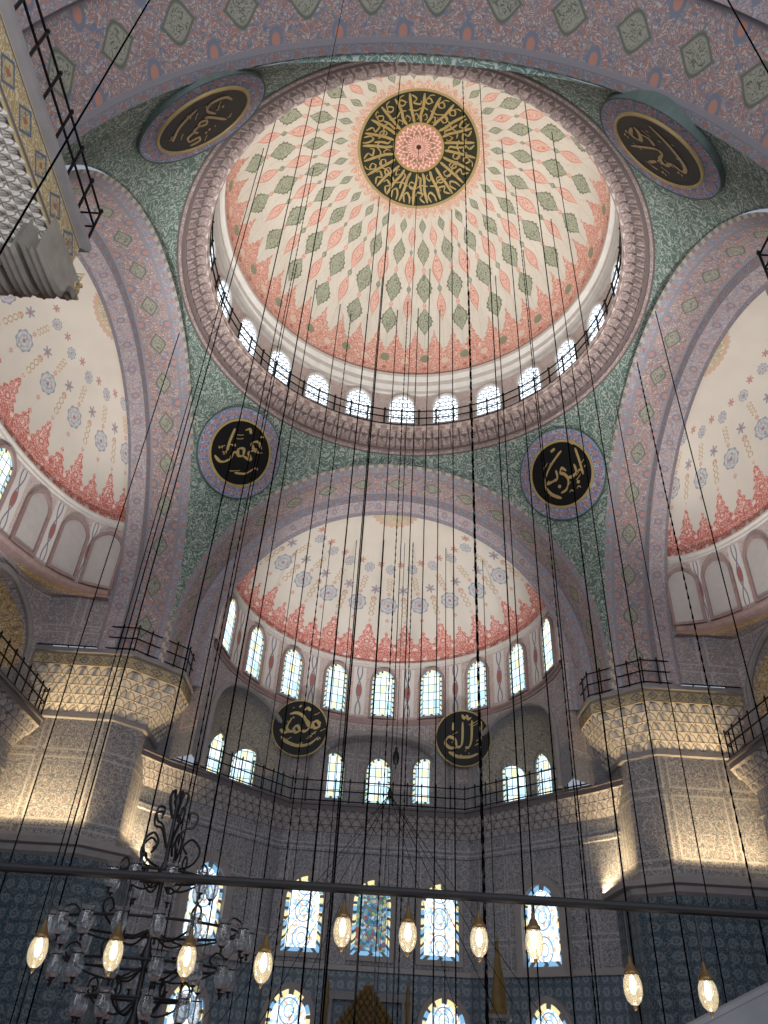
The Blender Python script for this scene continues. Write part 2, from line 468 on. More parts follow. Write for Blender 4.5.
def pane_stain(name,w,colors,st,sc):
    b=MT(name); u,v=b.uv(); vec=b.comb(u,v)
    d,c=b.vor(vec,sc,'F1',.8); e,_=b.vor(vec,sc,'DISTANCE_TO_EDGE',.8)
    x=b.n('ShaderNodeSeparateColor'); b.L.new(c.k,x.inputs[0]); r=E(b,x.outputs[0])
    col=b.mix(b.lt(r,.0),colors[0],colors[0])
    for i,cc in enumerate(colors[1:]): col=b.mix(b.lt(w+(1-w)*i/(len(colors)-1),r,.01),col,cc)
    q=b.hyp(u*.9,b.fract(v*.8)-.5)
    curl=b.mx(b.lt(b.abs(q-.4),.035,.02),b.lt(b.abs(q-.2),.03,.02))
    col=b.mix(curl,col,(90,130,164))
    col=b.mix(b.lt(e,.02,.012),col,(70,78,86))
    return b.emit(col,st)
M['p_round']=pane_round(); M['p_grid']=pane_grid()
M['p_white']=pane_stain('white_blue_stained_pane',.6,((236,245,252),(176,208,230),(236,228,184),(140,180,212),(208,166,140)),1.9,7.0)
M['p_color']=pane_stain('deep_coloured_stained_pane',.25,((120,164,184),(66,114,156),(190,182,126),(86,140,124),(156,92,84),(190,213,224)),.85,6.5)
def edge_glass(name,c1,c2,st):
    b=MT(name); u,v=b.uv(); n=b.fract(v*2.2+u*1.3)
    return b.emit(b.mix(b.lt(b.abs(n-.5),.36,.03),(60,64,66),b.mix(b.lt(b.fract(v*1.1),.5,.02),c1,c2)),st)
M['e_yellow']=edge_glass('pale_edge_glass',(216,220,180),(166,206,216),1.4)
M['e_blue']=edge_glass('amber_blue_edge_glass',(228,214,160),(120,166,202),1.4)

def clear_glass(name,rgb,f0,tr=.16,em=None):
    b=MT(name); t=b.n('ShaderNodeBsdfTransparent'); t.inputs[0].default_value=lin(rgb)
    g=b.n('ShaderNodeBsdfGlossy'); g.inputs[1].default_value=.1
    d=b.n('ShaderNodeBsdfTranslucent'); d.inputs[0].default_value=lin((235,240,245))
    m0=b.n('ShaderNodeMixShader'); m0.inputs[0].default_value=tr; b.L.new(t.outputs[0],m0.inputs[1]); b.L.new(d.outputs[0],m0.inputs[2])
    lw=b.n('ShaderNodeLayerWeight'); lw.inputs[0].default_value=f0
    mx=b.n('ShaderNodeMixShader'); b.L.new(lw.outputs['Facing'],mx.inputs[0]); b.L.new(m0.outputs[0],mx.inputs[1]); b.L.new(g.outputs[0],mx.inputs[2])
    o=mx.outputs[0]
    if em:
        e=b.n('ShaderNodeEmission'); e.inputs[0].default_value=lin(em[0]); e.inputs[1].default_value=em[1]
        ad=b.n('ShaderNodeAddShader'); b.L.new(o,ad.inputs[0]); b.L.new(e.outputs[0],ad.inputs[1]); o=ad.outputs[0]
    b.L.new(o,b.out.inputs[0]); return b.mat
M['glass']=clear_glass('clear_lamp_glass',(236,240,244),.4)
M['lampglass']=clear_glass('warm_clear_lamp_glass',(252,244,226),.3,.2,((255,226,170),.22))
b=MT('warm_bulb'); M['bulb']=b.emit((255,240,208),6.0)

# ---------------------------------------------------------------- camera
PITCH=math.radians(36); ROLL=math.radians(3.6); FPX=740.0; CAM=Vector((-.6,-19.5,1.6))
cam=bpy.data.cameras.new('camera'); co=bpy.data.objects.new('camera',cam); C.objects.link(co)
co.matrix_world=Matrix.Translation(CAM) @ Matrix.Rotation(PI/2+PITCH,4,'X') @ Matrix.Rotation(ROLL,4,'Z')
cam.sensor_fit='VERTICAL'; cam.sensor_height=36; cam.sensor_width=27; cam.lens=36*FPX/1024; cam.clip_start=.05; cam.clip_end=300
S.camera=co
def P(px,py,Y):
    u=px-384; v=512-py; sr,cr=math.sin(ROLL),math.cos(ROLL)
    v2=u*sr+v*cr; u2=u*cr-v*sr
    d=(u2, FPX*math.cos(PITCH)-v2*math.sin(PITCH), FPX*math.sin(PITCH)+v2*math.cos(PITCH))
    k=Y/d[1]; return Vector((CAM.x+d[0]*k, CAM.y+Y, CAM.z+d[2]*k))
def proj(p):
    q=Vector(p)-CAM; dep=q.y*math.cos(PITCH)+q.z*math.sin(PITCH); up=-q.y*math.sin(PITCH)+q.z*math.cos(PITCH)
    u2,v2=q.x/dep*FPX,up/dep*FPX; sr,cr=math.sin(ROLL),math.cos(ROLL)
    return 384+u2*cr+v2*sr, 512-(v2*cr-u2*sr)

# ---------------------------------------------------------------- shell
A=9.5; SPR=15.7; CR=25.5
ZR=26.35; RO=9.42; RL=8.4; ZL=27.4; RD=8.9; DR=8.5; DZ=31.2; DH=7.6
NEAR=1.03
def zdome(r): return DZ+DH*math.sqrt(max(0,1-(r/DR)**2))
mb=MB().box((0,2,-.1),(46,50,.2)); struct(mb.build('floor',M['carpet']),'patterned red prayer carpet floor')
ts=[0]; NT=400
for i in range(NT):
    t0=PI/2*i/NT; t1=PI/2*(i+1)/NT
    ts.append(ts[-1]+math.hypot(DR*(math.cos(t1)-math.cos(t0)),DH*(math.sin(t1)-math.sin(t0))))
def t_of(v):
    tgt=v*ts[-1]; k=min(NT-1,max(0,bisect.bisect(ts,tgt)-1)); f=(tgt-ts[k])/(ts[k+1]-ts[k]); return PI/2*(k+f)/NT
def domefn(a,v):
    t=t_of(v); r=DR*math.cos(t); an=2*PI*a-PI/2
    return (r*math.cos(an), r*math.sin(an), DZ+DH*math.sin(t), a, v)
dome=struct(MB().grid(domefn,144,48).build('ceiling',M['dome'],smooth=True),'main dome painted with salmon and green ornaments on cream')

def catmull(pts,k=8):
    p=[Vector(q) for q in pts]; out=[]
    if len(p)==2: return [p[0].lerp(p[1],i/k) for i in range(k+1)]
    for i in range(len(p)-1):
        a=p[max(i-1,0)]; b_=p[i]; c=p[i+1]; d=p[min(i+2,len(p)-1)]
        for j in range(k):
            t=j/k
            out.append(.5*((2*b_)+(c-a)*t+(2*a-5*b_+4*c-d)*t*t+(3*b_-a-3*c+d)*t**3))
    out.append(p[-1]); return out
def ribbon(mb,pts,w,fn,pen=math.radians(55)):
    q=catmull([(x,y,0) for x,y in pts]); n=len(q); L_=[];R_=[]
    for i,p in enumerate(q):
        t=(q[min(i+1,n-1)]-q[max(i-1,0)]); t.normalize()
        a=math.atan2(t.y,t.x); ww=w*(.38+.62*abs(math.sin(a-pen)))
        f=i/(n-1); ww*=min(1,.45+4*min(f,1-f)) 
        nn=Vector((-t.y,t.x,0))*ww/2
        L_.append(fn(p.x+nn.x,p.y+nn.y)); R_.append(fn(p.x-nn.x,p.y-nn.y))
    mb.rows([L_,R_])
def dome_pt(an,R0,off=.05):
    v=1-R0/12.6; t=t_of(v); r=DR*math.cos(t)-off*.3
    return (r*math.cos(an), r*math.sin(an), DZ+DH*math.sin(t)-off)
mb=MB(); NU=24
rnd=random.Random(11)
for k in range(NU):
    a0=2*PI*k/NU
    f=lambda x,y,a0=a0: dome_pt(a0+x/max(1.2,y),y)
    j=lambda s_=.05: rnd.uniform(-s_,s_)
    t_=rnd.random()
    ribbon(mb,[(.1+j(),2.9+j()),(.06+j(),2.2),(.02+j(),1.7),(j(),1.34)],.14,f,0.0)
    if t_<.35: ribbon(mb,[(.3,2.9),(.3,2.6),(.44,2.38),(.62,2.55),(.58,2.88)],.12,f)
    elif t_<.7: ribbon(mb,[(.14,2.5),(.34,2.68),(.48,2.5),(.3,2.36),(.18,2.5),(.36,2.82),(.6,2.9)],.095,f)
    else: ribbon(mb,[(.2,2.85),(.4,2.6),(.22,2.4),(.5,2.3),(.62,2.5)],.11,f)
    t_=rnd.random()
    if t_<.35: ribbon(mb,[(.02,2.0),(.2,2.14),(.36,2.02),(.3,1.82),(.1,1.84)],.09,f)
    elif t_<.7: ribbon(mb,[(.28,2.3),(.28,1.95),(.2,1.6),(.34,1.5)],.11,f,0.0)
    else: ribbon(mb,[(.08,1.65),(.22,1.8),(.3,1.6),(.18,1.46)],.08,f)
    if k%2: ribbon(mb,[(-.1,2.08+j()),(.25,1.96),(.6,2.12),(.85,2.0+j())],.09,f)
    x=.15+rnd.random()*.4; y=1.5+rnd.random()*1.3
    ribbon(mb,[(x,y),(x+.06,y+.08)],.07,f)
mb.build('lettering',M['gold2'],dome)

def revolve(prof,n,vs=None):
    mb=MB(); rows=[];uv=[]
    for j,(r,z) in enumerate(prof):
        rows.append([(r*math.cos(2*PI*i/n-PI/2),r*math.sin(2*PI*i/n-PI/2),z) for i in range(n+1)])
        uv.append([(i/n*(24 if vs else 1), vs[j] if vs else j) for i in range(n+1)])
    return mb.rows(rows,uv)
struct(revolve([(RD,ZL),(RD,30.2)],144,[0,1]).build('wall_drum',M['drum'],smooth=True),'painted window drum under the main dome')
struct(revolve([(RD,30.0),(8.78,30.05),(8.78,30.25),(8.6,30.45),(8.6,30.75),(8.42,30.95),(8.42,31.15),(8.52,31.25)],144).build('trim_1',M['whitetrim']),'white moulding at the foot of the main dome')
mb=MB(); rows=[];uv=[]; nc=120; sub=6
lv=[(RO+.05,ZR-.1,0,0),(9.3,ZR,0,0),(9.3,ZR+.12,0,.0),(9.15,ZR+.14,.0,0),(9.15,ZR+.3,.0,0),(8.85,ZR+.55,.22,0),(8.85,ZR+.58,.1,.5),(8.6,ZR+.8,.22,.5),(8.45,ZR+.82,0,0),(8.45,ZR+.95,0,0),(RL,ZL-.02,0,0),(RL,ZL,0,0),(RD+.02,ZL,0,0)]
vv=[0,.5,1,1.2,1.6,2,2.1,2.9,3.05,3.5,3.8,4,4.6]
for (r,z,a,ph),v_ in zip(lv,vv):
    rows.append([]);uv.append([])
    for i in range(nc*sub+1):
        an=2*PI*i/(nc*sub); rr=r+a*(1-abs(math.sin(PI*(i/sub+ph))))
        rows[-1].append((rr*math.cos(an),rr*math.sin(an),z)); uv[-1].append((i/(nc*sub),v_))
struct(mb.rows(rows,uv).build('trim_2',M['ring']),'carved ring cornice around the main dome')

# pendentives: surface of revolution, trimmed by the arches
def zarch(y): return SPR+(CR-SPR)*math.sqrt(max(0,1-(y/A)**2))
def rev(z):
    bb=(ZR-z)/(ZR-SPR); return RO+(A*math.sqrt(2)-RO)*bb+.886*4*bb*(1-bb)
def pend_rz(al,b=None,z=None):
    al=al%(PI/2)
    if al<=PI/4: rb=A/math.cos(al); yy=A*math.tan(al)
    else: rb=A/math.sin(al); yy=A/math.tan(al)
    zb=zarch(min(A,yy))
    if b is None: b=(ZR-z)/(ZR-zb)
    zz=ZR+(zb-ZR)*b
    return rev(zz)+(rb-rev(zb))*b**4, zz
def pend_pt(an,b=None,z=None):
    r,zz=pend_rz(an,b,z); x,y=r*math.cos(an),r*math.sin(an)
    if y<0: y*=1+(NEAR-1)*max(0,min(1,(r-RO)/1.5)) 
    return Vector((x,y,zz))
for q,nm in enumerate(('far right','far left','near left','near right')):
    def fn(a,b_,q=q):
        eps=1e-5; an=(q*PI/2)+min(max(a,eps),1-eps)*PI/2
        p=pend_pt(an,b_); return (p.x,p.y,p.z,a,b_)
    struct(MB().grid(fn,96,36).build('ceiling',M['pend'],smooth=True),'green scrollwork pendentive at the %s corner'%nm)

# --- arms
def arch_rows(levels,z0=14.24,n=72):
    rows=[];uv=[]
    for i,(y,w,c,v_) in enumerate(levels):
        r=[];u=[]
        for k in range(n+1):
            f=k/n
            if f<.06: x,z,s=w, z0+(SPR-z0)*f/.06, (SPR-z0)*f/.06
            elif f>.94: x,z,s=-w, z0+(SPR-z0)*(1-f)/.06, 1.46+30.4+(SPR-z0)*(f-.94)/.06
            else:
                t=(f-.06)/.88*PI; x,z,s=w*math.cos(t), SPR+(c-SPR)*math.sin(t), 1.46+30.4*(t/PI)
            r.append((x,y,z)); u.append((s-16.66+.95,v_))
        rows.append(r);uv.append(u)
    return MB().rows(rows,uv)
LV=[(9.42,9.6,25.62,0),(9.5,9.5,25.5,.14),(9.8,9.35,25.35,1),(11.2,9.15,25.1,2),(11.25,8.75,24.7,3),(11.85,8.55,24.45,4),(11.9,8.35,24.25,5),(11.95,9.6,25.6,5)]
LVN=[(9.7,9.6,25.62,0),(9.79,9.5,25.5,.14),(10.1,9.42,25.4,1),(12.6,9.35,25.3,2),(12.65,9.1,25.1,3),(13.6,9.05,25.0,4),(13.65,8.9,24.8,5),(14.6,8.9,24.8,6),(14.7,8.5,24.5,7)]
arch_me=arch_rows(LV).mesh('arch_soffit',M['arch']); archn_me=arch_rows(LVN).mesh('arch_soffit',M['arch'])
Y0=11.9; ZD=16.5; ZT=19.95
def offpoly(path,d,cen):
    nm=[]
    for a,b_ in zip(path,path[1:]):
        t=Vector((b_[0]-a[0],b_[1]-a[1])); t.normalize(); n=Vector((-t.y,t.x)); mid=Vector(((a[0]+b_[0])/2,(a[1]+b_[1])/2))
        if n.dot(Vector(cen)-mid)<0: n=-n
        nm.append(n)
    out=[]
    for i,p in enumerate(path):
        if i==0: v=nm[0]
        elif i==len(path)-1: v=nm[-1]
        else: v=(nm[i-1]+nm[i])/(1+nm[i-1].dot(nm[i]))
        out.append((p[0]+v.x*d,p[1]+v.y*d))
    return out,nm
def loft(path,cen,levels,cell=.45,sub=6):
    mb=MB(); rows=[];uv=[]
    ns=[max(1,round(math.dist(a,b_)/cell)) for a,b_ in zip(path,path[1:])]
    for d,z,a,ph,v_ in levels:
        q,nm=offpoly(path,d,cen); r=[];u=[]; s0=0
        for j in range(len(path)-1):
            N_=ns[j]*sub
            for i in range(N_+1):
                t=i/N_; sc=a*(abs(math.cos(PI*(t*ns[j]+ph)))-1)
                r.append((q[j][0]+(q[j+1][0]-q[j][0])*t+nm[j].x*sc, q[j][1]+(q[j+1][1]-q[j][1])*t+nm[j].y*sc, z)); u.append((s0+t*ns[j],v_))
            s0+=ns[j]
        rows.append(r);uv.append(u)
    return mb.rows(rows,uv)
def wallstrip(path,cen,levels):
    return loft(path,cen,[(d,z,0,0,z) for d,z in levels],cell=1.0,sub=1)
tn=[3]
def trimname():
    s_='trim_%d'%tn[0]; tn[0]+=1; return s_
gal_l=[]; z=10.1; d=0
for k in range(3):
    gal_l+=[(d,z,.0,.5*(k%2),k+.0),(d+.22,z+.28,.16,.5*(k%2),k+.95)]; z+=.3; d+=.2
gal_l+=[(d+.1,z,0,0,3.0),(d+.1,z+.2,0,0,3.05),(d+.18,z+.22,0,0,3.05),(d+.18,z+.32,0,0,3.06),(-3.6,z+.32,0,0,3.06)]
ZG=z+.32; ZP=14.22
class Arm:
    def __init__(s,ry,D_flat,D_side,path,semi,niche,blind_from,boxy):
        s.ry=ry; s.path=path; s.blind=blind_from; s.boxy=boxy; s.DM=80 if boxy else 90
        c0,w0=(57,21) if boxy else (58,22)
        s.N=((0,27,2.2,D_flat,True),(c0,w0,2.5,D_side,False),(-c0,w0,2.5,D_side,False))
        def semifn(a,v):
            th=(a-.5)*PI; ph=v*PI/2
            return (8.35*math.cos(ph)*math.sin(th), Y0+ry*math.cos(ph)*math.cos(th), 19.9+4.55*math.sin(ph), a, v)
        s.semi=MB().grid(semifn,96,40).mesh('semi_dome',semi,smooth=True)
        s.drum=MB().rows([[s.ell((i/90-.5)*PI,z) for i in range(91)] for z in (ZD,ZT)],[[(i/10,v_) for i in range(91)] for v_ in (0,1)]).mesh('semi_drum',M['drum'],smooth=True)
        mo=lambda prof: MB().rows([[s.ell((i/90-.5)*PI,z,8.05-d,ry-d) for i in range(91)] for d,z in prof])
        s.mold1=mo([(0,19.75),(.1,19.78),(.1,19.86),(.2,19.92),(.2,20.0),(-.3,20.05)]).mesh('mold',M['whitetrim'])
        s.mold2=mo([(-.3,ZD-.22),(.06,ZD-.2),(.06,ZD-.1),(.16,ZD),(.16,ZD+.08),(0,ZD+.12)]).mesh('mold',M['redtrim'])
        mb=MB().grid(lambda a,v:(*s.npt((a-.5)*2*s.DM,ZG-.05+v*(ZD-ZG+.1)),(a-.5)*2*s.DM,ZG-.05+v*(ZD-ZG+.1)),360,70)
        if boxy: mb.rows([[s.ell((i/90-.5)*PI,ZD-.18) for i in range(91)],[s.nb((i/90-.5)*2*s.DM,ZD-.18) for i in range(91)]],[[((i/90-.5)*160,14.2) for i in range(91)],[((i/90-.5)*160,16.4) for i in range(91)]])
        for sg in (-1,1):
            e=s.nb(sg*s.DM,0); pl=[(sg*8.33,11.88),(e[0],e[1])]
            mb.rows([[(x,y,z) for x,y in pl] for z in (ZP,20.2)],[[(86,zz),(95,zz)] for zz in (14.0,20.0)])
            far_=(sg*10.3,e[1]+.3) if boxy else (sg*10.3,13.6)
            mb.rows([[(x,y,z) for x,y in (pl[1],far_)] for z in (ZG-.1,20.2)],[[(95,zz),(104,zz)] for zz in (12.0,20.0)])
        s.niche=mb.mesh('niche_wall',niche)
        mb=MB()
        for c,w,h,D,flat in s.N:
            e=lambda deg,z: s.nb(deg,z,.05)
            mb.tube([e(c+w,ZG)]+[e(c+w*math.cos(PI*k/48),13.6+h*math.sin(PI*k/48)) for k in range(49)]+[e(c-w,ZG)],.14,8)
        s.atrim=mb.mesh('niche_arch_trim',M['stonetrim'])
        s.low=wallstrip(path,(0,2),[(0,0),(0,4.35),(.1,4.4),(.1,4.6),(0,4.65),(0,9.2),(.08,9.25),(.08,9.45),(0,9.5),(0,10.2)]).mesh('apse_wall',M['wall'])
        s.gal=loft(path,(0,2),gal_l,.5).mesh('gallery_cornice',M['muqwall'])
        s.rail,_=offpoly(path,.62,(0,2))
    def ell(s,th,z,rx=8.05,ry=None): return (rx*math.sin(th), Y0+(s.ry if ry is None else ry)*math.cos(th), z)
    def nb(s,deg,z,inn=0):
        if s.boxy:
            t=deg/90; return (9.4*t, 11.9+3.4*math.sqrt(max(0,1-abs(t)**6))-inn, z)
        return s.ell(math.radians(deg),z,8.05-inn,s.ry-inn)
    def off(s,deg,z):
        for c,w,h,D,flat in s.N:
            dz=max(0,z-13.6); rho=math.hypot((deg-c)/w,dz/h)
            if rho<1: return D*(min(1,(1-rho)*14) if flat else math.sqrt(1-rho*rho)), c
        return 0,0
    def npt(s,deg,z,extra=0):
        o,c=s.off(deg,z); o+=extra; x,y,_=s.nb(deg,z)
        if s.boxy or c==0: return (x,y+o,z)
        return (x+(.5 if c>0 else -.5)*o,y+.866*o,z)
WP=[(10.6,11.9),(9.7,13.3),(4.6,19.2),(-4.6,19.2),(-9.7,13.3),(-10.6,11.9)]
WPS=[(9.98,15.0),(8.6,14.0),(-8.6,14.0),(-9.98,15.0)]
FAR=Arm(9.15,.9,3.1,WP,M['semi'],M['niche'],9,False); SIDE=Arm(3.6,.4,1.6,WPS,M['semi2'],M['niche2'],2,True)
ARMS=(('far',0,FAR),('left',PI/2,SIDE),('right',-PI/2,SIDE))
for nm,rz,a in ARMS:
    struct(inst(trimname(),arch_me,(0,0,0),None,rz),'painted main arch on the %s side of the dome'%nm)
    struct(inst('ceiling',a.semi,(0,0,0),None,rz),'painted half dome on the %s side'%nm)
    struct(inst('wall_%s_drum'%nm,a.drum,(0,0,0),None,rz),'painted window drum of the %s half dome'%nm)
    struct(inst('wall_%s_niches'%nm,a.niche,(0,0,0),None,rz),'niched gallery wall on the %s side'%nm)
    struct(inst('wall_%s'%nm,a.low,(0,0,0),None,rz),'tile clad lower wall on the %s side'%nm)
    struct(inst(trimname(),a.mold1,(0,0,0),None,rz)); struct(inst(trimname(),a.mold2,(0,0,0),None,rz))
    struct(inst(trimname(),a.atrim,(0,0,0),None,rz)); struct(inst(trimname(),a.gal,(0,0,0),None,rz),'gallery ledge cornice on the %s side'%nm)
struct(inst(trimname(),archn_me,(0,0,0),None,PI),'painted main arch on the near side of the dome')
def nearsemi(a,v):
    th=(a-.5)*PI; ph=v*PI/2
    return (9.0*math.cos(ph)*math.sin(th), -14.65-8.5*math.cos(ph)*math.cos(th), 18.5+6.3*math.sin(ph), a, v)
struct(MB().grid(nearsemi,64,24).build('ceiling',M['semi'],smooth=True),'painted half dome on the near side')

# ---------------------------------------------------------------- windows
def outline(w,h,inset=0,n=14,pt=.12):
    a=w/2-inset; hs=h-w/2*(1+pt); pts=[(-a,inset),(-a,hs)]
    for k in range(1,n):
        t=PI-PI*k/n; x=a*math.cos(t); zz=a*math.sin(t); pts.append((x,hs+zz*(1+pt*(1-abs(x)/a))))
    pts+= [(a,hs),(a,inset)]; return pts
def win_meshes(w,h,pane,edge=None,fw=.14,frame=None,dep=.16):
    o0=outline(w+2*fw,h+2*fw); o0=[(x,z-fw) for x,z in o0]; o1=outline(w,h)
    cl=lambda o,y:[(x,y,z) for x,z in o]+[(o[0][0],y,o[0][1])]
    f=MB().rows([cl(o0,0.06),cl(o0,-dep*.7),cl([(x*.97,z) for x,z in o0],-dep),cl(o1,-dep*.8),cl(o1,0.04)])
    bw=.1*w if edge else 0
    oi=outline(w,h,bw) if edge else o1
    p=MB(); n=len(oi)
    p.add([(x,-.03,z) for x,z in oi]+[(0,-.03,h*.45)],[(i,(i+1)%n,n) for i in range(n)],[(x/(w/2),z/(w/2)) for x,z in oi]+[(0,h*.45/(w/2))])
    ms=[f.mesh('window',frame or M['stonetrim']),p.mesh('pane',pane)]
    if edge:
        e=MB(); L1=cl(o1,-.03);L2=cl(oi,-.05)
        e.rows([L1,L2],[[(x/(w/2),z/(w/2)) for x,y,z in L1]]*2); ms.append(e.mesh('edge_glass',edge))
    return ms
wn=[1]
def window(ms,loc,rz):
    o=struct(inst('window_%d'%wn[0],ms[0],loc,None,rz)); wn[0]+=1
    inst('pane',ms[1],(0,0,0),o)
    if len(ms)>2: inst('edge_glass',ms[2],(0,0,0),o)
    return o
W1=win_meshes(1.28,1.88,M['p_round'],None,.11,M['whitetrim'])
for k in range(24):
    th=2*PI*k/24
    x,y=(RD-.05)*math.sin(th),(RD-.05)*math.cos(th)
    window(W1,(x,y,27.9),-th)
W2=win_meshes(1.3,2.75,M['p_grid'],M['e_yellow'],.13,M['redtrim'])
W2b=win_meshes(1.1,2.5,M['blind'],None,.13,M['redtrim'])
for nm,rzA,a in ARMS:
    for k in range(-4,5):
        th=math.radians(20*k); x,y,_=a.ell(th,0,8.0,a.ry-.05)
        nv=math.atan2(math.sin(th)/8.05,math.cos(th)/a.ry)
        ca,sa=math.cos(rzA),math.sin(rzA)
        window(W2b if abs(k)>=a.blind else W2,(x*ca-y*sa,x*sa+y*ca,16.78),rzA-nv)
W3=win_meshes(1.3,2.4,M['p_grid'],M['e_yellow'],.12,M['stonetrim'])
for x in (-2.7,0,2.7):
    deg=math.degrees(math.asin(x/8.6)); p=FAR.npt(deg,13.0); window(W3,(p[0],p[1]-.06,12.3),0)
for sg in (-1,1):
    for dg in (47.5,62):
        deg=sg*dg; p=Vector(FAR.npt(deg,13.0,-.1)); p1=Vector(FAR.npt(deg-1.5,13.0,-.1)); p2=Vector(FAR.npt(deg+1.5,13.0,-.1)); t=p2-p1
        window(W3,(p.x,p.y,12.3),math.atan2(t.y,t.x)*.75)
W4=win_meshes(1.75,3.1,M['p_white'],M['e_blue'],.22,M['stonetrim'])
W4c=win_meshes(1.75,3.1,M['p_color'],M['e_blue'],.22,M['stonetrim'])
W4s=win_meshes(1.95,3.1,M['p_white'],M['e_blue'],.36,M['stonetrim'],.3)
W5=win_meshes(1.9,2.6,M['p_white'],M['e_blue'],.24,M['stonetrim'])
for x in (-3.15,0,3.15): window(W4c if x==0 else W4,(x,19.16,5.0),0)
for sg in (-1,1):
    px,py=sg*7.3,16.05; rz=-sg*math.atan2(5.9,5.1)
    n=Vector((-sg*5.9,-5.1)); n.normalize()
    zz=4.8 if sg<0 else 4.72
    window(W4s,(px+n.x*.05,py+n.y*.05,zz),rz); window(W5,(px+n.x*.05,py+n.y*.05,.9),rz)
for x in (-3.35,3.35): window(W5,(x,19.16,1.0),0)

# ---------------------------------------------------------------- railings
def postmesh(k): return MB().lathe([(.0,0),(.035*k,0),(.03*k,.5),(.03*k,1.1),(.05*k,1.14),(.03*k,1.2),(0,1.26)],6).mesh('post',M['iron'])
post_me=postmesh(1.0); post2_me=postmesh(1.5)
def railing(path,z,label,group=None,step=.7,closed=False,pm=None,rr=.03):
    t=thing('iron_railing',label,'railing',(path[0][0],path[0][1],z),0,group)
    pts=[]
    for a,b_ in zip(path,path[1:]):
        n=max(1,round(math.dist(a,b_)/step))
        for i in range(n): pts.append((a[0]+(b_[0]-a[0])*i/n,a[1]+(b_[1]-a[1])*i/n))
    if not closed: pts.append(path[-1])
    for p in pts: inst('post',pm or post_me,(p[0]-path[0][0],p[1]-path[0][1],0),t)
    for zz in (.12,.6,1.08):
        MB().tube([(p[0],p[1],z+zz) for p in path[:-1 if closed else None]],rr,6,closed=closed).build('rail',M['iron'],t)
    return t
circ=[(8.5*math.cos(2*PI*i/60),8.5*math.sin(2*PI*i/60)) for i in range(61)]
railing(circ,ZL,'thin circular iron railing around the foot of the main dome',step=.9,closed=True,pm=post2_me,rr=.035)
rot=lambda p,a:(p[0]*math.cos(a)-p[1]*math.sin(a),p[0]*math.sin(a)+p[1]*math.cos(a))
railing(FAR.rail[1:-1],ZG,'long iron railing along the far gallery below the hanging roundels')
SR=[(8.9,13.6)]+list(SIDE.rail[1:-1])+[(-8.9,13.6)]
railing([rot(p,PI/2) for p in SR],ZG,'iron railing along the left side gallery')
railing([rot(p,-PI/2) for p in SR],ZG,'iron railing along the right side gallery')

